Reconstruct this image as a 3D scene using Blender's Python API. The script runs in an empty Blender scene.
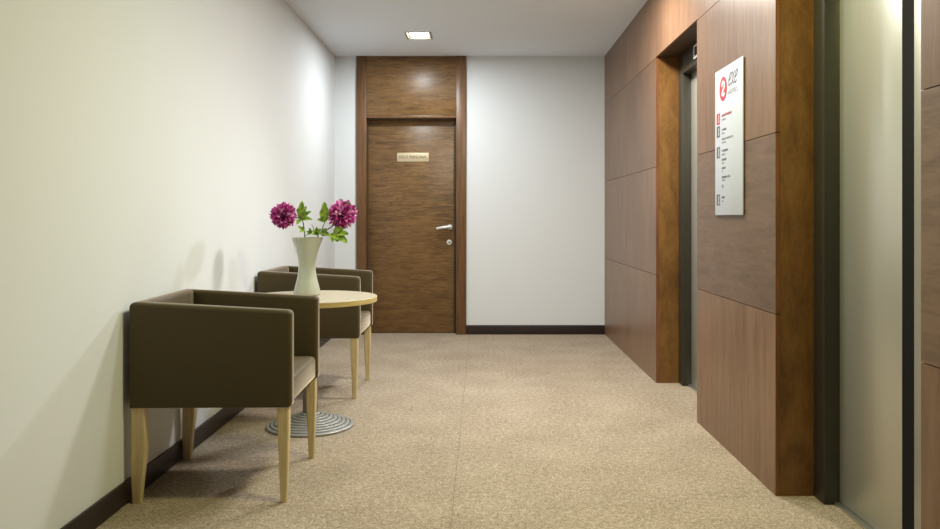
import bpy, bmesh, math, random
from mathutils import Vector, Matrix, Quaternion
random.seed(7)
S = bpy.context.scene
COL = S.collection
PI = math.pi

# ------------------------------------------------------------------ camera
CH = 1.13                                # eye height
cd = bpy.data.cameras.new('camera'); cam = bpy.data.objects.new('camera', cd); COL.objects.link(cam)
cam.location = (0, 0, CH); cam.rotation_euler = (PI/2, 0, 0)
cd.sensor_width = 36; cd.lens = 36*800/940
cd.shift_x = -11/940; cd.shift_y = -47/940
cd.clip_start = .05
S.camera = cam

# ------------------------------------------------------------------ world, lights, exposure
S.view_settings.view_transform = 'Standard'; S.view_settings.look = 'None'
S.view_settings.gamma = 1; S.view_settings.use_curve_mapping = False
S.view_settings.exposure = 0.44
W = bpy.data.worlds.new('world'); S.world = W; W.use_nodes = True
W.node_tree.nodes['Background'].inputs[0].default_value = (.98, .97, .80, 1)
W.node_tree.nodes['Background'].inputs[1].default_value = .10

def area(name, loc, size, power, col, target=None, spread=PI):
    l = bpy.data.lights.new(name, 'AREA'); l.shape = 'RECTANGLE'; l.size, l.size_y = size
    l.energy = power; l.color = col; l.spread = spread
    o = bpy.data.objects.new(name, l); COL.objects.link(o); o.location = loc
    if target is not None:
        o.rotation_euler = (Vector(target)-Vector(loc)).to_track_quat('-Z', 'Y').to_euler()
    return o
def spot(name, loc, target, power, col, angle, blend, radius):
    l = bpy.data.lights.new(name, 'SPOT'); l.energy = power; l.color = col
    l.spot_size = math.radians(angle); l.spot_blend = blend; l.shadow_soft_size = radius
    o = bpy.data.objects.new(name, l); COL.objects.link(o); o.location = loc
    o.rotation_euler = (Vector(target)-Vector(loc)).to_track_quat('-Z', 'Y').to_euler()
    return o
H = 2.69                                 # ceiling height
area('downlight_beam_door', (-.532, 6.856, 2.665), (.15, .18), 20, (.92, .98, 1.0))
area('downlight_beam_lift', (.60, 4.95, 2.68), (.30, .30), 42, (1.0, .95, .88))
area('downlight_beam_middle', (.30, 3.75, 2.68), (.30, .30), 14, (.92, .98, 1.0))
area('downlight_beam_near', (.50, 2.72, 2.68), (.30, .30), 26, (1.0, .98, .52))
spot('corner_spot', (1.02, 7.35, 2.6), (-1.0, 3.9, .05), 140, (.86, .95, 1.0), 54, .9, .08)

# ------------------------------------------------------------------ material helpers
def new_mat(name):
    m = bpy.data.materials.new(name); m.use_nodes = True
    n = m.node_tree.nodes; return m, n, m.node_tree.links, n['Principled BSDF']
def rgb(r, g, b):                         # sRGB 0-255 -> linear
    f = lambda c: (c/255/12.92) if c/255 <= .04045 else ((c/255+.055)/1.055)**2.4
    return (f(r), f(g), f(b), 1)
def plain(name, col, rough=.5, metal=0, bump=0, bscale=200, spec=.5, coat=0, sheen=0):
    m, n, L, p = new_mat(name)
    p.inputs['Base Color'].default_value = col; p.inputs['Roughness'].default_value = rough
    p.inputs['Metallic'].default_value = metal; p.inputs['Specular IOR Level'].default_value = spec
    p.inputs['Coat Weight'].default_value = coat; p.inputs['Coat Roughness'].default_value = .1
    p.inputs['Sheen Weight'].default_value = sheen; p.inputs['Sheen Roughness'].default_value = .35; p.inputs['Sheen Tint'].default_value = (.95, .8, .66, 1)
    t = n.new('ShaderNodeTexCoord'); no = n.new('ShaderNodeTexNoise'); no.inputs['Scale'].default_value = bscale
    L.new(t.outputs['Object'], no.inputs['Vector'])
    mx = n.new('ShaderNodeMixRGB'); mx.blend_type = 'MULTIPLY'; mx.inputs[0].default_value = .10
    mx.inputs[1].default_value = col; L.new(no.outputs['Color'], mx.inputs[2])
    L.new(mx.outputs[0], p.inputs['Base Color'])
    if bump:
        b = n.new('ShaderNodeBump'); b.inputs['Strength'].default_value = bump; b.inputs['Distance'].default_value = .002
        L.new(no.outputs[0], b.inputs['Height']); L.new(b.outputs[0], p.inputs['Normal'])
    return m
def wood(name, dark, light, scale=(1, 1, 1), rough=.4, figure=0.0, detail_scale=1.0, per_object=False, spec=.4, vary=.25):
    """streaky veneer: scale stretches the noise, the small number is the grain direction"""
    m, n, L, p = new_mat(name)
    t = n.new('ShaderNodeTexCoord'); mp = n.new('ShaderNodeMapping'); mp.inputs['Scale'].default_value = scale
    src = t.outputs['Object']
    oi = n.new('ShaderNodeObjectInfo')
    add = n.new('ShaderNodeVectorMath'); add.operation = 'ADD'
    mul = n.new('ShaderNodeMath'); mul.operation = 'MULTIPLY'; mul.inputs[1].default_value = 37.0
    L.new(oi.outputs['Random'], mul.inputs[0]); L.new(src, add.inputs[0]); L.new(mul.outputs[0], add.inputs[1])
    L.new(add.outputs[0], mp.inputs['Vector'])
    a = n.new('ShaderNodeTexNoise'); a.inputs['Scale'].default_value = 6*detail_scale; a.inputs['Detail'].default_value = 6
    a.inputs['Roughness'].default_value = .62; a.inputs['Distortion'].default_value = figure
    L.new(mp.outputs[0], a.inputs['Vector'])
    f = n.new('ShaderNodeTexNoise'); f.inputs['Scale'].default_value = 40*detail_scale; f.inputs['Detail'].default_value = 3
    L.new(mp.outputs[0], f.inputs['Vector'])
    big = n.new('ShaderNodeTexNoise'); big.inputs['Scale'].default_value = 2.2; big.inputs['Detail'].default_value = 2
    L.new(add.outputs[0], big.inputs['Vector'])
    m1 = n.new('ShaderNodeMath'); m1.operation = 'MULTIPLY_ADD'; m1.inputs[1].default_value = .35
    L.new(f.outputs[0], m1.inputs[0]); L.new(a.outputs[0], m1.inputs[2])
    m2 = n.new('ShaderNodeMath'); m2.operation = 'MULTIPLY_ADD'; m2.inputs[1].default_value = .35
    L.new(big.outputs[0], m2.inputs[0]); L.new(m1.outputs[0], m2.inputs[2])
    r = n.new('ShaderNodeValToRGB'); r.color_ramp.elements[0].position = .60; r.color_ramp.elements[1].position = 1.08
    r.color_ramp.elements[0].color = dark; r.color_ramp.elements[1].color = light
    L.new(m2.outputs[0], r.inputs[0])
    out = r.outputs[0]
    if per_object:
        mr = n.new('ShaderNodeMapRange'); mr.inputs[3].default_value = 1-vary; mr.inputs[4].default_value = 1+vary*.6
        L.new(oi.outputs['Random'], mr.inputs[0])
        v = n.new('ShaderNodeHueSaturation'); L.new(mr.outputs[0], v.inputs['Value']); L.new(out, v.inputs['Color']); out = v.outputs[0]
    L.new(out, p.inputs['Base Color'])
    p.inputs['Roughness'].default_value = rough; p.inputs['Specular IOR Level'].default_value = spec
    b = n.new('ShaderNodeBump'); b.inputs['Strength'].default_value = .06; b.inputs['Distance'].default_value = .002
    L.new(f.outputs[0], b.inputs['Height']); L.new(b.outputs[0], p.inputs['Normal'])
    return m
def emit(name, col, s):
    m, n, L, p = new_mat(name)
    p.inputs['Base Color'].default_value = col
    p.inputs['Emission Color'].default_value = col; p.inputs['Emission Strength'].default_value = s
    return m
def carpet():
    m, n, L, p = new_mat('carpet')
    t = n.new('ShaderNodeTexCoord')
    a = n.new('ShaderNodeTexNoise'); a.inputs['Scale'].default_value = 120; a.inputs['Detail'].default_value = 3; a.inputs['Roughness'].default_value = .6
    b = n.new('ShaderNodeTexNoise'); b.inputs['Scale'].default_value = 40; b.inputs['Detail'].default_value = 3; b.inputs['Roughness'].default_value = .6
    c = n.new('ShaderNodeTexNoise'); c.inputs['Scale'].default_value = 3.0; c.inputs['Detail'].default_value = 4
    for x in (a, b, c): L.new(t.outputs['Object'], x.inputs['Vector'])
    m1 = n.new('ShaderNodeMath'); m1.operation = 'MULTIPLY_ADD'; m1.inputs[1].default_value = .45
    L.new(b.outputs[0], m1.inputs[0]); L.new(a.outputs[0], m1.inputs[2])
    m2 = n.new('ShaderNodeMath'); m2.operation = 'MULTIPLY_ADD'; m2.inputs[1].default_value = .2
    L.new(c.outputs[0], m2.inputs[0]); L.new(m1.outputs[0], m2.inputs[2])
    r = n.new('ShaderNodeValToRGB'); e = r.color_ramp.elements
    e[0].position = .60; e[0].color = rgb(121, 108, 92); e[1].position = 1.05; e[1].color = rgb(191, 177, 159)
    k = e.new(.82); k.color = rgb(157, 142, 123)
    L.new(m2.outputs[0], r.inputs[0]); L.new(r.outputs[0], p.inputs['Base Color'])
    p.inputs['Roughness'].default_value = .95; p.inputs['Specular IOR Level'].default_value = .1
    bp = n.new('ShaderNodeBump'); bp.inputs['Strength'].default_value = .5; bp.inputs['Distance'].default_value = .004
    L.new(m1.outputs[0], bp.inputs['Height']); L.new(bp.outputs[0], p.inputs['Normal'])
    return m
def brushed(name, col, rough, metal=.9, axis=(60, 60, 1)):
    m, n, L, p = new_mat(name)
    t = n.new('ShaderNodeTexCoord'); mp = n.new('ShaderNodeMapping'); mp.inputs['Scale'].default_value = axis
    a = n.new('ShaderNodeTexNoise'); a.inputs['Scale'].default_value = 5; a.inputs['Detail'].default_value = 4
    L.new(t.outputs['Object'], mp.inputs[0]); L.new(mp.outputs[0], a.inputs['Vector'])
    mr = n.new('ShaderNodeMapRange'); mr.inputs[3].default_value = rough-.06; mr.inputs[4].default_value = rough+.08
    L.new(a.outputs[0], mr.inputs[0]); L.new(mr.outputs[0], p.inputs['Roughness'])
    p.inputs['Base Color'].default_value = col; p.inputs['Metallic'].default_value = metal
    return m
def petals():
    m, n, L, p = new_mat('petal')
    g = n.new('ShaderNodeNewGeometry')
    r = n.new('ShaderNodeValToRGB'); e = r.color_ramp.elements
    e[0].position = 0; e[0].color = rgb(144, 22, 110); e[1].position = 1; e[1].color = rgb(255, 204, 236)
    k = e.new(.5); k.color = rgb(216, 84, 178)
    L.new(g.outputs['Random Per Island'], r.inputs[0]); L.new(r.outputs[0], p.inputs['Base Color'])
    p.inputs['Roughness'].default_value = .7
    return m
def leafmat():
    m, n, L, p = new_mat('leaf')
    t = n.new('ShaderNodeTexCoord'); a = n.new('ShaderNodeTexNoise'); a.inputs['Scale'].default_value = 55
    L.new(t.outputs['Object'], a.inputs['Vector'])
    r = n.new('ShaderNodeValToRGB'); e = r.color_ramp.elements
    e[0].position = .35; e[0].color = rgb(84, 124, 36); e[1].position = .65; e[1].color = rgb(166, 194, 66)
    L.new(a.outputs[0], r.inputs[0]); L.new(r.outputs[0], p.inputs['Base Color'])
    p.inputs['Roughness'].default_value = .5; return m

M = dict(
    wall=plain('painted wall', rgb(228, 231, 233), .85, bump=.05, bscale=300, spec=.2),
    ceil=plain('ceiling paint', rgb(236, 241, 248), .95, spec=.1),
    carpet=carpet(),
    veneer=wood('walnut wall veneer', rgb(102, 75, 54), rgb(130, 100, 77), (5, 5, .5), .36, .3, 1, True, vary=.2),
    veneer_h=wood('walnut wall veneer crosswise', rgb(98, 76, 59), rgb(128, 103, 84), (6, .9, 7), .38, .9, .8, True),
    edge=wood('veneer edge banding', rgb(96, 58, 32), rgb(130, 84, 50), (8, 8, .6), .45),
    jamb=wood('golden jamb veneer', rgb(94, 63, 28), rgb(130, 92, 46), (2.4, 2.4, .9), .42, .6),
    door=wood('brown oak door', rgb(76, 52, 27), rgb(130, 98, 60), (1.1, 6, 9), .36, 1.2, .8, vary=.1),
    soffit=wood('soffit veneer with painted shade', rgb(46, 32, 24), rgb(66, 46, 34), (2.4, 2.4, .9), .5),  # darker than the jamb veneer: underside shade painted into the colour
    frame=wood('brown oak frame', rgb(84, 58, 32), rgb(118, 84, 54), (9, 9, .6), .38, .2),
    skirting=plain('dark brown skirting', rgb(42, 30, 26), .45, bscale=20),
    fabric=plain('taupe upholstery', rgb(74, 63, 37), .6, bump=.25, bscale=420, spec=.3, sheen=1.0),
    leg=wood('beech leg', rgb(186, 164, 118), rgb(214, 194, 150), (12, 12, .8), .4, .2),
    beech=wood('beech laminate', rgb(174, 164, 140), rgb(190, 180, 156), (8, 1, 1), .4, .2),
    band=wood('table edge band', rgb(176, 152, 88), rgb(206, 184, 122), (1, 1, 20), .45, .1),
    pole=plain('grey table pole', rgb(128, 122, 116), .35),
    base=plain('grey cast base', rgb(150, 149, 146), .38, .15),
    vase=plain('pale ceramic', rgb(190, 194, 178), .16, 0, 0, 12, .6, .5),
    portal=plain('grey lacquered portal', rgb(60, 58, 50), .4, .25, spec=.5),
    leaf=brushed('lift door steel', rgb(196, 194, 184), .34, .62, (3, 3, .2)),
    alu=brushed('aluminium', rgb(205, 205, 202), .3, .9),
    chrome=brushed('satin chrome', rgb(224, 224, 222), .3, .55, (20, 20, 20)),
    plate=brushed('brass plate', rgb(200, 184, 152), .5, .4, (1, 30, 30)),
    black=plain('black rubber', rgb(14, 13, 12), .8, spec=.2),
    ink=plain('dark ink', rgb(96, 96, 100), .6), greyink=plain('grey ink', rgb(150, 150, 150), .6),
    red=plain('red ink', rgb(190, 52, 66), .5), white=plain('white ink', rgb(240, 240, 238), .5),
    board=plain('white board', rgb(200, 205, 213), .4, bscale=30), boardedge=plain('grey board edge', rgb(110, 100, 92), .5),
    seam=plain('carpet seam', rgb(128, 116, 100), .95),
    petal=petals(), leaflet=leafmat(), stem=plain('green stem', rgb(70, 92, 44), .6),
    tube=emit('lit lamp tube', (1.0, .97, .84, 1), 12), glow=plain('lamp reflector', rgb(120, 120, 112), .35),
    trim=plain('white lamp trim', rgb(170, 168, 156), .5),
    engrave=plain('engraved letters', rgb(38, 30, 22), .6),
    glassdark=plain('dark display', rgb(26, 28, 30), .15),
)

# ------------------------------------------------------------------ object helpers
def link(name, me, parent=None, mats=()):
    o = bpy.data.objects.new(name, me); COL.objects.link(o)
    for m in mats: me.materials.append(m)
    if parent: o.parent = parent
    return o
def finish(name, bm, mat, parent=None, smooth=False, kind=None, recalc=True):
    if recalc: bmesh.ops.recalc_face_normals(bm, faces=bm.faces[:])
    me = bpy.data.meshes.new(name); bm.to_mesh(me); bm.free()
    mats = mat if isinstance(mat, (list, tuple)) else [mat]
    o = link(name, me, parent, mats)
    if smooth:
        me.polygons.foreach_set('use_smooth', [True]*len(me.polygons))
        me.set_sharp_from_angle(angle=math.radians(smooth if smooth is not True else 40))
    if kind: o['kind'] = kind
    return o
def box(bm, x0, x1, y0, y1, z0, z1, bevel=0, seg=2, mi=0):
    vs = [bm.verts.new((x, y, z)) for x in (x0, x1) for y in (y0, y1) for z in (z0, z1)]
    F = [(0, 1, 3, 2), (4, 6, 7, 5), (0, 4, 5, 1), (2, 3, 7, 6), (0, 2, 6, 4), (1, 5, 7, 3)]
    fs = [bm.faces.new([vs[i] for i in f]) for f in F]
    for f in fs: f.material_index = mi
    if bevel:
        es = list({e for f in fs for e in f.edges})
        bmesh.ops.bevel(bm, geom=es, offset=bevel, segments=seg, profile=.5, affect='EDGES')
    return fs
def bx(name, mat, parent, x0, x1, y0, y1, z0, z1, bevel=0, seg=2, kind=None):
    bm = bmesh.new(); box(bm, x0, x1, y0, y1, z0, z1, bevel, seg)
    return finish(name, bm, mat, parent, smooth=40 if bevel else False, kind=kind)
def empty(name, loc=(0, 0, 0), label=None, cat=None, group=None, kind=None):
    o = bpy.data.objects.new(name, None); COL.objects.link(o); o.location = loc; o.empty_display_size = .1
    tag(o, label, cat, group, kind); return o
def tag(o, label=None, cat=None, group=None, kind=None):
    for k, v in (('label', label), ('category', cat), ('group', group), ('kind', kind)):
        if v: o[k] = v
    return o
def lathe(bm, prof, n=64, c=(0, 0), mi=0):
    rings = []
    for r, z in prof:
        if r < 1e-6: rings.append([bm.verts.new((c[0], c[1], z))])
        else: rings.append([bm.verts.new((c[0]+r*math.cos(2*PI*i/n), c[1]+r*math.sin(2*PI*i/n), z)) for i in range(n)])
    for a, b in zip(rings, rings[1:]):
        for i in range(n):
            j = (i+1) % n
            if len(a) == 1 and len(b) == 1: continue
            if len(a) == 1: f = bm.faces.new((a[0], b[j], b[i]))
            elif len(b) == 1: f = bm.faces.new((a[i], a[j], b[0]))
            else: f = bm.faces.new((a[i], a[j], b[j], b[i]))
            f.material_index = mi
def tube(bm, pts, radii, n=8):
    pts = [Vector(p) for p in pts]; rings = []
    if not isinstance(radii, (list, tuple)): radii = [radii]*len(pts)
    for k, p in enumerate(pts):
        d = (pts[min(k+1, len(pts)-1)]-pts[max(k-1, 0)]).normalized()
        u = d.cross(Vector((0, 1, .13))).normalized(); v = d.cross(u)
        rings.append([bm.verts.new(p+radii[k]*(u*math.cos(2*PI*i/n)+v*math.sin(2*PI*i/n))) for i in range(n)])
    for a, b in zip(rings, rings[1:]):
        for i in range(n): bm.faces.new((a[i], a[(i+1) % n], b[(i+1) % n], b[i]))
    bm.faces.new(rings[0][::-1]); bm.faces.new(rings[-1])
def spline(pts, n=6):
    P = [Vector(p) for p in pts]; P = [2*P[0]-P[1]]+P+[2*P[-1]-P[-2]]; out = []
    for i in range(1, len(P)-2):
        a, b, c, d = P[i-1:i+3]
        for k in range(n):
            t = k/n
            out.append(.5*((2*b)+(c-a)*t+(2*a-5*b+4*c-d)*t*t+(3*b-a-3*c+d)*t**3))
    out.append(P[-2]); return out
def ribbon(bm, pts, w, thick=.0012):
    """flat stroke in the xy plane with a little thickness along z"""
    pts = [Vector((p[0], p[1], 0)) for p in pts]; L = []; R = []
    for k, p in enumerate(pts):
        d = (pts[min(k+1, len(pts)-1)]-pts[max(k-1, 0)])
        d = d.normalized() if d.length else Vector((1, 0, 0)); nrm = Vector((-d.y, d.x, 0))
        ww = w[k] if isinstance(w, (list, tuple)) else w
        L.append(p+nrm*ww/2); R.append(p-nrm*ww/2)
    T = Vector((0, 0, thick))
    v = [[bm.verts.new(q) for q in (l, r, r+T, l+T)] for l, r in zip(L, R)]
    for a, b in zip(v, v[1:]):
        for i in range(4): bm.faces.new((a[i], a[(i+1) % 4], b[(i+1) % 4], b[i]))
    bm.faces.new(v[0][::-1]); bm.faces.new(v[-1])
def text_mesh(name, body, size, mat, parent, align='CENTER', shear=0, spacing=1.0, extrude=.0006):
    cu = bpy.data.curves.new('lettering', 'FONT'); cu.body = body; cu.size = size; cu.extrude = extrude
    cu.align_x = align; cu.align_y = 'CENTER'; cu.shear = shear; cu.space_character = spacing
    to = bpy.data.objects.new('lettering', cu); COL.objects.link(to)
    bpy.context.view_layer.update()
    me = bpy.data.meshes.new_from_object(to.evaluated_get(bpy.context.evaluated_depsgraph_get()))
    bpy.data.objects.remove(to)
    me.materials.clear()
    return link(name, me, parent, [mat])
def at(px, py, Y): return Vector(((px-481)/800*Y, Y, CH-(py-217.5)/800*Y))

# ------------------------------------------------------------------ the setting
XL, XR, YB, YF = -1.41, 1.195, 7.74, -1.6
REC = [(4.426, 5.462), (2.173, 3.246)]    # the two lift recesses
RD = .153                                  # depth to the portal
RH = 2.225                                 # recess height
bm = bmesh.new(); box(bm, XL-.15, XR+.75, YF, YB+.25, -.12, 0)
fl = finish('floor', bm, M['carpet'], None, kind='structure')
sm = bx('carpet_seam', M['seam'], fl, -.1118, -.1090, YF, YB-.02, -.001, .0008, kind='structure')
# ceiling with the opening of the recessed lamp
LX0, LX1, LY0, LY1 = -.632, -.432, 6.735, 6.978
bm = bmesh.new()
for a in ((XL-.15, LX0, YF, YB+.25), (LX1, XR+.75, YF, YB+.25), (LX0, LX1, YF, LY0), (LX0, LX1, LY1, YB+.25)):
    box(bm, *a, H, H+.12)
finish('ceiling', bm, M['ceil'], kind='structure')
bx('wall_left', M['wall'], None, XL-.15, XL, YF, YB, 0, H, kind='structure')
DX0, DX1 = -1.2045, -.143                  # door surround
bm = bmesh.new(); box(bm, XL-.15, DX0+.01, YB, YB+.2, 0, H); box(bm, DX1-.01, XR+.75, YB, YB+.2, 0, H)
finish('wall_back', bm, M['wall'], kind='structure')
def skirt(name, x0, x1, y0, y1):
    bm = bmesh.new(); box(bm, x0, x1, y0, y1, 0, .09, .004, 2)
    return finish(name, bm, M['skirting'], smooth=40, kind='structure')
skirt('baseboard_left', XL, XL+.014, YF, YB)
skirt('baseboard_back', DX1, XR, YB-.014, YB)
skirt('baseboard_corner', XL+.014, DX0, YB-.014, YB)

# right wall: veneer panels on a backing, with two lift recesses
wr = empty('wall_right', (0, 0, 0), kind='structure')
PT = .018
def panel(y0, y1, z0, z1, mat):
    bm = bmesh.new(); g = .0016
    fs = box(bm, XR, XR+PT, y0+(g if y0 not in EDGE else 0), y1-(g if y1 not in EDGE else 0), z0+(g if z0 > 0 else 0), z1-g)
    for f in fs: f.material_index = 1 if abs(f.calc_center_median().x-(XR+PT/2)) < 1e-4 else 0
    c = Vector((XR, (y0+y1)/2, (z0+z1)/2))
    for v in bm.verts: v.co -= c
    o = finish('wall_panel', bm, [M[mat], M['edge']], wr, kind='structure'); o.location = c
EDGE = {y for r in REC for y in r}
rows = [(0, .737), (.737, 1.475), (1.475, 2.22), (2.22, H)]
pat = {0: 'veneer', 1: 'veneer_h', 2: 'veneer', 3: 'veneer'}
for (y0, y1) in ((6.575, YB), (5.462, 6.575), (3.246, 4.426), (1.08, 2.173), (-.26, 1.08), (YF, -.26)):
    for k, (z0, z1) in enumerate(rows):
        panel(y0, y1, z0, z1, pat[k] if y1 < 5 else ('veneer' if (k+int(y0)) % 2 else 'veneer'))
for y0, y1 in REC: panel(y0, y1, RH, H, 'veneer')
bm = bmesh.new()
for y0, y1 in ((REC[0][1]+.02, YB), (REC[1][1]+.02, REC[0][0]-.02), (YF, REC[1][0]-.02)):
    box(bm, XR+PT+.001, XR+.45, y0, y1, 0, H)
for y0, y1 in REC: box(bm, XR+PT+.001, XR+.45, y0-.02, y1+.02, RH+.02, H)
finish('wall_core', bm, M['black'], wr, kind='structure')
for y0, y1 in REC:
    for a, b in ((y1, y1+.0195), (y0-.0195, y0)):
        c = ((XR+RD)/2, (a+b)/2, RH/2)
        o = bx('recess_jamb', M['jamb'], wr, XR+PT+.001, XR+RD+.12, a, b, 0, RH+.02, kind='structure')
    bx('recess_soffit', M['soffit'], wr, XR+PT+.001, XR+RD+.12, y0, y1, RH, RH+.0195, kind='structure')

# lifts
def lift(name, y0, y1, g0=-.104, g1=-.030):
    r = empty(name, (XR+RD, (y0+y1)/2, 0), kind='structure'); w = (y1-y0)/2-.0005
    pj, dep, oh, fx = .102, .062, 2.093, 0
    for s in (1, -1):
        a, b = sorted((s*w, s*(w-pj)))
        bx('portal_jamb', M['portal'], r, 0, dep+.04, a, b, .003, RH-.001, .003)
    bx('portal_header', M['portal'], r, 0, dep+.04, -w+pj, w-pj, oh, RH-.001, .003)
    for a, b in ((-w+pj-.03, g0), (g1, w-pj+.03)):
        bx('lift_door_leaf', M['leaf'], r, dep, dep+.03, a, b, .014, oh+.03, .002)
    bx('door_gap_seal', M['black'], r, dep+.0005, dep+.034, g0, g1, .014, oh+.03)
    bx('door_sill', M['alu'], r, dep-.022, dep+.034, -w+pj, w-pj, .001, .012, .002)
    bx('shaft_back', M['black'], r, dep+.045, dep+.05, -w, w, 0, RH)
    return r
lift('door_2', *REC[0]); lift('door_3', *REC[1])

# ------------------------------------------------------------------ the oak door
d = empty('door_1', ((DX0+DX1)/2, YB, 0), kind='structure')
cx = (DX0+DX1)/2; hw = (DX1-DX0)/2; jw = .097
FY = -.022                                  # frame front relative to the wall plane
for s in (1, -1):
    bm = bmesh.new(); a, b = sorted((s*hw, s*(hw-jw)))
    box(bm, a, b, FY, .13, .001, H-.001, .004, 2)
    i0, i1 = sorted((s*(hw-jw), s*(hw-jw-.014)))
    finish('door_jamb', bm, M['frame'], d, smooth=40)
iw = hw-jw
bx('transom_panel', M['door'], d, -iw, iw, FY+.007, .12, 2.116, H-.001, .002)
bx('transom_lip', M['frame'], d, -iw, iw, FY+.002, .12, 2.090, 2.1155, .002)
leaf = bx('door_leaf', M['door'], d, -iw+.006, iw-.022, .085, .125, .006, 2.086, .002)
bx('door_seal', M['portal'], d, iw-.021, iw-.001, .075, .125, .002, 2.089)
bx('threshold', M['skirting'], d, -iw, iw-.022, .09, .125, 0, .005)
LYs = YB+.085
p = at(449.8, 227, LYs)-d.location
hd = empty('door_handle', (p.x, .085, p.z)); hd.parent = d
bm = bmesh.new()
lathe(bm, [(0, 0), (.026, 0), (.026, .006), (.023, .009), (.011, .010), (.010, .045), (0, .046)], 28)
bmesh.ops.rotate(bm, verts=bm.verts[:], matrix=Matrix.Rotation(PI/2, 3, 'X'))
finish('rose', bm, M['chrome'], hd, smooth=35)
bm = bmesh.new(); tube(bm, spline([(.006, -.048, .002), (-.02, -.050, 0), (-.07, -.050, -.006), (-.128, -.046, -.016)]),
                       [.0125+.003*math.sin(PI*k/18) for k in range(19)], 12)
finish('lever', bm, M['chrome'], hd, smooth=50)
q = at(449.3, 242.4, LYs)-d.location
ky = bmesh.new(); lathe(ky, [(0, 0), (.026, 0), (.026, .005), (.022, .008), (0, .008)], 28)
bmesh.ops.rotate(ky, verts=ky.verts[:], matrix=Matrix.Rotation(PI/2, 3, 'X'))
kr = finish('keyhole_rose', ky, M['chrome'], d, smooth=35); kr.location = (q.x, .085, q.z)
bm = bmesh.new(); lathe(bm, [(0, 0), (.006, 0), (.006, .0015), (0, .0015)], 14); box(bm, -.0025, .0025, -.014, 0, 0, .0015)
bmesh.ops.rotate(bm, verts=bm.verts[:], matrix=Matrix.Rotation(PI/2, 3, 'X'))
kh = finish('keyhole', bm, M['black'], kr); kh.location = (0, -.008, .003)
a = at(397.2, 161.7, LYs)-d.location; b = at(428.8, 152.8, LYs)-d.location
np_ = bx('name_plate', M['plate'], d, a.x, b.x, .080, .0848, a.z, b.z, .0015)
np_['label'] = 'small brass name plate reading SOLO PERSONAL'
t = text_mesh('lettering', 'SOLO PERSONAL', .040, M['engrave'], np_, spacing=1.02)
t.rotation_euler = (PI/2, 0, 0); t.location = ((a.x+b.x)/2, .0797, (a.z+b.z)/2)
bb = [v.co.x for v in t.data.vertices]; t.scale = ((b.x-a.x)*.90/(max(bb)-min(bb)), 1, 1)

# ------------------------------------------------------------------ recessed ceiling lamp
lamp = empty('ceiling_light', ((LX0+LX1)/2, (LY0+LY1)/2, H), 'square recessed ceiling downlight glowing above the brown oak door', 'ceiling light')
lw, ll = (LX1-LX0)/2, (LY1-LY0)/2
bm = bmesh.new()
for (x0, x1, y0, y1) in ((-lw-.012, -lw+.004, -ll-.012, ll+.012), (lw-.004, lw+.012, -ll-.012, ll+.012), (-lw+.004, lw-.004, -ll-.012, -ll+.004), (-lw+.004, lw-.004, ll-.004, ll+.012)):
    box(bm, x0, x1, y0, y1, -.004, -.0003)
finish('trim_ring', bm, M['trim'], lamp)
bm = bmesh.new(); w = .003
for (x0, x1, y0, y1, z0, z1) in ((-lw+.0005, -lw+.003, -ll+.001, ll-.001, 0, .10), (lw-.003, lw-.0005, -ll+.001, ll-.001, 0, .10), (-lw+.003, lw-.003, -ll+.001, -ll+.003, 0, .10), (-lw+.003, lw-.003, ll-.003, ll-.001, 0, .10), (-lw+.003, lw-.003, -ll+.003, ll-.003, .095, .10)):
    box(bm, x0, x1, y0, y1, z0, z1)
finish('reflector', bm, M['glow'], lamp)
for s in (-1, 1):
    bm = bmesh.new(); tube(bm, [(-lw+.024, s*.052, .030), (lw-.024, s*.052, .030)], .026, 14)
    finish('lamp_tube', bm, M['tube'], lamp, smooth=50)

# ------------------------------------------------------------------ lift floor indicator
y0i, y1i = 4.86, 5.04
ind = empty('floor_indicator', (XR+RD, (y0i+y1i)/2, 2.168), 'small silver framed indicator box on the dark header of the far lift', 'indicator')
bm = bmesh.new(); w = (y1i-y0i)/2; fw = .014
for (ya, yb, za, zb) in ((-w, -w+fw, -.042, .042), (w-fw, w, -.042, .042), (-w+fw, w-fw, -.042, -.026), (-w+fw, w-fw, .032, .042)):
    box(bm, -.010, -.0005, ya, yb, za, zb)
finish('bezel', bm, M['white'], ind)
bx('display', M['glassdark'], ind, -.006, -.0008, -w+fw, w-fw, -.026, .032)

# ------------------------------------------------------------------ directory board on the near panel
SX = 1.1855
by0, by1, bz0, bz1 = 3.625, 4.050, 1.142, 1.862
sg = empty('directory_sign', (XR, (by0+by1)/2, (bz0+bz1)/2), 'tall white directory board with red round emblem on the wood wall between the lifts', 'sign')
W2, H2 = (by1-by0)/2, (bz1-bz0)/2
bx('board', M['board'], sg, SX-XR, -.0045, -W2, W2, -H2, H2, .001)
bx('spacer', M['boardedge'], sg, -.0045, -.0005, -W2+.03, W2-.03, -H2+.03, H2-.03)
def place(o, u, z, depth=0):             # u runs left to right on the board face as the viewer reads it
    o.rotation_euler = (PI/2, 0, -PI/2); o.location = (SX-XR-.0002-depth, -u, z); return o
def U(px): return -(SX*800/(px-481)-(by0+by1)/2)
def Z(px, py): return CH-(py-217.5)/800*(SX*800/(px-481))-(bz0+bz1)/2
u0, z0 = U(723.3), Z(723.3, 88.9)
bm = bmesh.new(); lathe(bm, [(0, .0008), (.059, .0008), (.059, 0), (0, 0)], 48)
em = place(finish('emblem_disc', bm, M['red'], sg), u0, z0)
bm = bmesh.new(); k = .052
ribbon(bm, spline([(-.34*k, .22*k), (-.26*k, .52*k), (.08*k, .62*k), (.40*k, .42*k), (.30*k, .12*k), (-.05*k, -.14*k), (-.36*k, -.44*k), (-.10*k, -.52*k), (.15*k, -.60*k), (.42*k, -.42*k)]), .30*k, .0005)
g = finish('emblem_mark', bm, M['white'], em); g.location = (0, 0, .0009)
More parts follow.
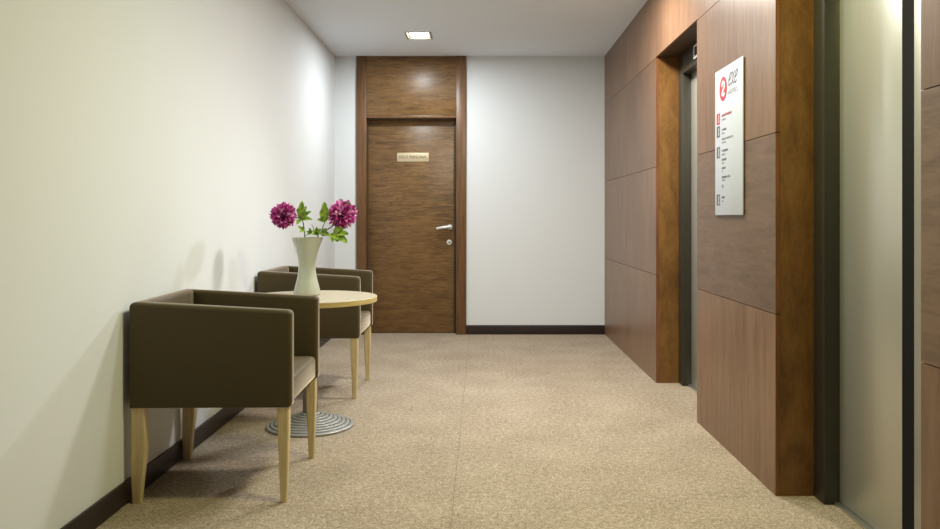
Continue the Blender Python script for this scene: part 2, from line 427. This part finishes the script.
# the handwritten hotel name and the small capitals under it
bm = bmesh.new()
def stroke(pts, w, dx, s, sh=.28): ribbon(bm, spline([((p[0]+sh*p[1])*s*1.3+dx, p[1]*s) for p in pts], 7), w, .0008)
s_ = .058
E = [(.02, .42), (.30, .52), (.44, .82), (.30, 1.0), (.12, .82), (.02, .42), (.08, .10), (.24, 0), (.46, .16)]
stroke(E, .0066, 0, s_); stroke(E, .0066, .090, s_)
stroke([(.0, .92), (.14, .92), (.26, .5), (.42, .06), (.60, .08)], .0070, .042, s_); stroke([(.58, .98), (.42, .85), (.20, .2), (.02, .0)], .0056, .042, s_)
bm2 = bm; ex = place(finish('script_lettering', bm2, M['ink'], sg, recalc=True), U(728.2), Z(728.2, 86.0))
ht = text_mesh('small_lettering', 'HOTELS', .030, M['greyink'], sg, 'LEFT', spacing=1.05); place(ht, U(728.4), Z(728.4, 92.9), .0004)
bb = [v.co.x for v in ht.data.vertices]; ht.scale = ((U(737.4)-U(728.4))/(max(bb)-min(bb)), 1, 1)
# floor squares and the lines of tiny print, too small to read
def tiny(nch, h, mat, u, z):
    bm = bmesh.new(); x = 0; rr = random.Random(nch*31+int(z*1000))
    for c in range(nch):
        hh = h*rr.choice((.65, .65, .65, 1.0)); ww = h*.42
        if rr.random() < .5: ribbon(bm, [(x, 0), (x, hh), ], h*.075, .0006); ribbon(bm, spline([(x, h*.5), (x+ww*.6, h*.62), (x+ww, h*.3), (x+ww, 0)], 3), h*.075, .0006)
        else: ribbon(bm, spline([(x+ww, h*.12), (x+ww*.4, 0), (x, h*.32), (x+ww*.5, h*.64), (x+ww, h*.34), (x+.1*ww, h*.32)], 3), h*.075, .0006)
        x += ww*1.45
        if rr.random() < .12: x += ww
    place(finish('fine_print', bm, M[mat], sg), u, z, .0002)
zz = lambda py: Z(718, py)
for py, mat in ((119.3, 'red'), (132, 'ink'), (152.7, 'ink'), (200, 'ink')):
    bm = bmesh.new(); box(bm, -.025, .025, -.027, .027, 0, .0008)
    sq = place(finish('floor_square', bm, M[mat], sg), U(718.4), Z(718.4, py))
    bm = bmesh.new()
    ribbon(bm, [(.006, .018), (.012, .009), (.006, 0)], .006, .0004); ribbon(bm, [(.014, -.004), (.006, -.012), (.014, -.02)], .006, .0004)
    m_ = finish('pale_mark', bm, M['white'], sq); m_.location = (0, 0, .0009)
for py, n_, h, mat in ((117.0, 16, .016, 'red'), (120.8, 7, .012, 'greyink'), (131.0, 7, .015, 'ink'), (134.4, 5, .012, 'greyink'),
                       (140.4, 18, .015, 'greyink'), (143.6, 8, .012, 'greyink'), (152.0, 10, .015, 'ink'), (155.6, 7, .012, 'greyink'),
                       (160.9, 8, .015, 'ink'), (163.9, 5, .012, 'greyink'), (169.3, 6, .015, 'ink'), (172, 2, .012, 'greyink'),
                       (178.3, 13, .015, 'ink'), (181.1, 7, .012, 'greyink'), (188, 2, .026, 'greyink'), (198.4, 5, .015, 'ink'), (201.8, 3, .012, 'greyink')):
    tiny(n_, h, mat, U(722), Z(722, py))

# ------------------------------------------------------------------ armchairs
def sweep(bm, p0, p1, inward, t, zb, zt0, zt1, m0, m1, round_end=False, r=.018):
    """upholstered slab from p0 to p1 along its outer face; m0/m1 = 45 degree mitre at that end"""
    p0, p1 = Vector((*p0, 0)), Vector((*p1, 0)); d = (p1-p0).normalized(); inn = Vector((*inward, 0)); L = (p1-p0).length
    def ring(s, shrink, zt, mit):
        pr = []
        o0, o1, a, b = shrink, t-shrink, zb+shrink, zt-shrink; rr = max(r-shrink, .004); N = 5
        for (cxx, czz, a0) in ((o1-rr, b-rr, 0), (o0+rr, b-rr, 90), (o0+.006, a+.006, 180), (o1-.006, a+.006, 270)):
            r_ = rr if czz > (a+b)/2 else .006
            for k in range(N):
                an = math.radians(a0+90*k/(N-1)); pr.append((cxx+r_*math.cos(an), czz+r_*math.sin(an)))
        return [bm.verts.new(p0+d*(s+mit*o)+inn*o+Vector((0, 0, z))) for o, z in pr]
    rings = []; N = 10
    for k in range(N+1):
        s = L*k/N
        mit = (1-k/N)*m0-(k/N)*m1
        if round_end and k == N: s = L-r
        zt = zt0+(zt1-zt0)*(s/L)
        rings.append(ring(s, 0, zt, mit))
    if round_end:
        for k in range(1, 6):
            an = PI/2*k/5; rings.append(ring(L-r+r*math.sin(an), r*(1-math.cos(an)), zt1, 0))
    for a, b in zip(rings, rings[1:]):
        n = len(a)
        for i in range(n): bm.faces.new((a[i], a[(i+1) % n], b[(i+1) % n], b[i]))
    bm.faces.new(rings[0][::-1]); bm.faces.new(rings[-1])
def legmesh(rings):
    bm = bmesh.new(); rs = []
    for z, x0, x1, y0, y1 in rings:
        c = .004
        rs.append([bm.verts.new(v) for v in ((x0+c, y0, z), (x1-c, y0, z), (x1, y0+c, z), (x1, y1-c, z), (x1-c, y1, z), (x0+c, y1, z), (x0, y1-c, z), (x0, y0+c, z))])
    for a, b in zip(rs, rs[1:]):
        for i in range(8): bm.faces.new((a[i], a[(i+1) % 8], b[(i+1) % 8], b[i]))
    bm.faces.new(rs[0][::-1]); bm.faces.new(rs[-1]); return bm
def make_chair(loc, label):
    r = empty('armchair', loc, label, 'armchair', 'upholstered armchairs along the white wall')
    hx, hy, t, zb = .317, .313, .060, .379; zk, zf = .796, .762
    for s in (-1, 1):
        bm = bmesh.new(); sweep(bm, (-hx, s*hy), (hx, s*hy), (0, -s), t, zb, zk, zf, 1, 0, True)
        finish('armrest', bm, M['fabric'], r, smooth=50)
    bm = bmesh.new(); sweep(bm, (-hx, -hy), (-hx, hy), (1, 0), t, zb, zk, zk, 1, 1)
    finish('backrest', bm, M['fabric'], r, smooth=50)
    bm = bmesh.new(); box(bm, -hx+t, hx-.008, -hy+t-.001, hy-t+.001, zb+.002, .487, .022, 4)
    for v in bm.verts:
        if v.co.z > .455: v.co.z += .008*(1-(v.co.y/.25)**2)
    st = finish('seat', bm, M['fabric'], r, smooth=50)
    z1 = zb+.004
    for s in (-1, 1):
        sy = lambda a, b: (min(s*a, s*b), max(s*a, s*b))
        # front leg: tapers to the foot; rear leg: slightly bowed and raked back
        finish('leg', legmesh([(0, .270, .295, *sy(.301, .276)), (.14, .265, .299, *sy(.304, .270)), (.27, .260, .303, *sy(.307, .264)), (z1, .258, .304, *sy(.308, .260))]), M['leg'], r, smooth=35)
        finish('leg', legmesh([(0, -.312, -.278, *sy(.301, .276)), (.10, -.317, -.270, *sy(.303, .271)), (.22, -.314, -.257, *sy(.306, .266)), (.30, -.313, -.259, *sy(.308, .262)), (z1, -.313, -.264, *sy(.308, .260))]), M['leg'], r, smooth=35)
    return r
def dup(root, loc, label):
    c = root.copy(); COL.objects.link(c); c.location = loc; c['label'] = label
    for ch in root.children:
        k = ch.copy(); COL.objects.link(k); k.parent = c
    return c
c1 = make_chair((-1.071, 3.463, 0), 'large dark taupe armchair nearest the camera, in front of the round table')
c1.rotation_euler.z = math.radians(1.2)
c2 = dup(c1, (-1.070, 5.275, 0), 'dark taupe armchair behind the round table, nearer the oak door'); c2.rotation_euler.z = 0

# ------------------------------------------------------------------ round table
TX, TY = -.924, 4.335
tb = empty('side_table', (TX, TY, 0), 'round pale wood side table on a ringed grey foot between the armchairs', 'table')
bm = bmesh.new(); R0 = .233; prof = [(0, .001), (R0-.002, .001), (R0, .003), (R0, .010), (R0-.003, .013)]
n = 8
for k in range(n):
    ro = R0-(R0-.052)*k/n; ri = R0-(R0-.052)*(k+1)/n; zt = .013+.0076*k
    prof += [(ro-.005, zt+.001), (ri+.006, zt+.0025), (ri+.004, zt-.004), (ri+.001, zt-.004), (ri, zt+.0055)]
prof += [(.046, .078), (0, .078)]
lathe(bm, prof, 96); finish('foot', bm, M['base'], tb, smooth=30)
bm = bmesh.new(); lathe(bm, [(0, .0785), (.041, .0785), (.041, .668), (0, .668)], 48); finish('pole', bm, M['pole'], tb, smooth=40)
bm = bmesh.new(); lathe(bm, [(0, .669), (.13, .669), (.13, .6745), (0, .6745)], 48); finish('mounting_plate', bm, M['black'], tb, smooth=40)
bm = bmesh.new(); lathe(bm, [(0, .675), (.356, .675), (.358, .677), (.358, .7015), (.3565, .703), (0, .703)], 128)
bm.faces.ensure_lookup_table()
for f in bm.faces: f.material_index = 1 if abs(f.normal.z) < .5 else 0
o = finish('tabletop', bm, [M['beech'], M['band']], tb, smooth=40)
for f in o.data.polygons: f.material_index = 1 if abs(f.normal.z) < .5 else 0

# ------------------------------------------------------------------ vase
VX, VY, VZ = -.961, 4.42, .7035
vs = empty('vase', (VX, VY, VZ), 'pale waisted ceramic vase holding flowers on the round table', 'vase')
po = [(.0, 0), (.068, 0), (.0735, .004), (.0725, .018), (.064, .055), (.0535, .095), (.0475, .135), (.0475, .165), (.0525, .205), (.062, .245), (.075, .283), (.0885, .317)]
ctl = spline([(r, z, 0) for r, z in po[2:]], 4)
prof = po[:2]+[(p.x, p.y) for p in ctl]+[(.0862, .3175)]+[(max(p.x-.004, .01), p.y) for p in reversed(ctl) if p.y > .01]+[(0, .008)]
bm = bmesh.new(); lathe(bm, prof, 72); finish('body', bm, M['vase'], vs, smooth=45)

# ------------------------------------------------------------------ flowers
def bloom(bm, R, n, seed):
    rr = random.Random(seed)
    for i in range(n):
        z = 1-2*(i+.5)/n; ph = i*2.39996+rr.uniform(-.15, .15)
        z = max(-1, min(1, z+rr.uniform(-.03, .03))); q = math.sqrt(max(0, 1-z*z))
        dr = Vector((q*math.cos(ph), q*math.sin(ph), z))
        u = dr.cross(Vector((rr.uniform(-1, 1), rr.uniform(-1, 1), rr.uniform(-1, 1)))).normalized(); v = dr.cross(u)
        Rr = R*rr.uniform(.84, 1.06); b0 = R*.30; wd = R*rr.uniform(.075, .115); bend = v*R*rr.uniform(-.12, .16)
        prev = None; N = 5
        for k in range(N+1):
            t = k/N; c = dr*(b0+(Rr-b0)*t)+bend*t*t
            ww = wd*(.45+.75*math.sin(PI*min(1, t*.62+.06)))*(1-.75*max(0, t-.8)/.2)
            cup = v*ww*.55
            row = [bm.verts.new(c-u*ww+cup), bm.verts.new(c), bm.verts.new(c+u*ww+cup)]
            if prev:
                bm.faces.new((prev[0], prev[1], row[1], row[0])); bm.faces.new((prev[1], prev[2], row[2], row[1]))
            prev = row
def lobe(bm, base, tip, width, up):
    base, tip = Vector(base), Vector(tip); d = tip-base; L = d.length; d.normalize()
    sd = d.cross(up).normalized(); nr = sd.cross(d); N = 8; prev = None
    for k in range(N+1):
        t = k/N; c = base+d*L*t+nr*L*.10*math.sin(PI*t)
        ww = width*(math.sin(PI*(t**.85))**.8 if 0 < t < 1 else 0)*(1+.18*math.sin(t*PI*5))+.0008
        row = [bm.verts.new(c-sd*ww+nr*ww*.25), bm.verts.new(c), bm.verts.new(c+sd*ww+nr*ww*.25)]
        if prev:
            bm.faces.new((prev[0], prev[1], row[1], row[0])); bm.faces.new((prev[1], prev[2], row[2], row[1]))
        prev = row
def flower(label, centre, R, stem_px, leaves, twig, seed):
    root_p = Vector((VX, VY, VZ+.012)); r = empty('flower', root_p, label, 'flower')
    st = [(VX+stem_px[0][3], VY+stem_px[0][4], VZ+.02)]+[at(*q[:3]) for q in stem_px]+[centre]
    st = [Vector(q)-root_p for q in st]
    bm = bmesh.new(); sp = spline(st, 8); tube(bm, sp, .0030, 8)
    for tw in twig: tube(bm, spline([Vector(at(*q))-root_p for q in tw], 5), .0020, 6)
    finish('stem', bm, M['stem'], r, smooth=60)
    bm = bmesh.new(); bloom(bm, R*1.1, 250, seed)
    b = finish('bloom', bm, M['petal'], r, smooth=60, recalc=False); b.location = centre-root_p
    bm = bmesh.new(); bmesh.ops.create_uvsphere(bm, u_segments=16, v_segments=10, radius=R*.42)
    hb = finish('bloom_heart', bm, plain('bloom heart', rgb(70, 12, 52), .9), b, smooth=60)
    for (bp, tips) in leaves:
        bm = bmesh.new(); base = at(*bp)-root_p
        for tp in tips:
            tip = at(*tp[:3])-root_p
            lobe(bm, base, tip, (tip-base).length*.78*(tp[3] if len(tp) > 3 else .26), Vector((.1, -1, .45)).normalized())
        lf = finish('leaf', bm, M['leaflet'], r, smooth=60, recalc=False)
Yv = 4.42
flower('magenta pompom flower leaning left over the vase rim', at(283.3, 215.2, 4.40), .069,
       [(304.8, 238, 4.40, -.012, .02), (304.2, 231, 4.40), (303.2, 223, 4.40), (300.5, 218.5, 4.40), (294, 217, 4.40)],
       [((300.7, 219, 4.40), [(302.4, 201.0, 4.38, .27), (306.6, 206, 4.37, .25), (311.2, 211.2, 4.37, .24), (312.6, 219.6, 4.36, .2), (296.6, 224.6, 4.36, .3)]),
        ((304.4, 231.5, 4.40), [(297.8, 226.2, 4.37, .3), (299.5, 232, 4.37, .24)]),
        ((311, 234, 4.48), [(305.8, 231.2, 4.47, .3), (309.5, 227.8, 4.47, .3), (306.6, 234.6, 4.46, .26)])],
       [[(305, 236, 4.405), (311, 232, 4.49), (313.8, 229, 4.49), (311.6, 224.6, 4.49)]], 3)
flower('magenta pompom flower leaning right towards the oak door', at(342.3, 214.4, 4.43), .077,
       [(317.5, 238, 4.42, .012, -.01), (322, 233, 4.43), (328, 229.3, 4.43), (334, 224.5, 4.43)],
       [((325.2, 221.5, 4.43), [(324.4, 201.6, 4.41, .27), (319.8, 212.3, 4.40, .33), (317.2, 219.6, 4.40, .32), (328.5, 212, 4.44, .26)]),
        ((333.5, 232.8, 4.41), [(343, 227.4, 4.38, .34), (348.8, 234.2, 4.37, .28), (347.4, 243.2, 4.36, .28), (338.2, 242.2, 4.36, .32), (332.2, 242.4, 4.36, .32)]),
        ((321, 233.5, 4.42), [(330.5, 235.3, 4.38, .3), (327.5, 229.2, 4.38, .3), (326.6, 235.4, 4.36, .2)]),
        ((317, 234.5, 4.41), [(311.8, 230.5, 4.38, .3), (316.8, 226.8, 4.38, .32), (321.5, 229, 4.37, .32), (322.5, 233.4, 4.36, .24), (311.5, 234.6, 4.37, .24)]),
        ((343, 209, 4.47), [(338.8, 200.6, 4.47, .3), (351.2, 203.8, 4.40, .26)])],
       [[(321.5, 234, 4.43), (322.5, 228, 4.43), (325.2, 221.5, 4.43)]], 5)
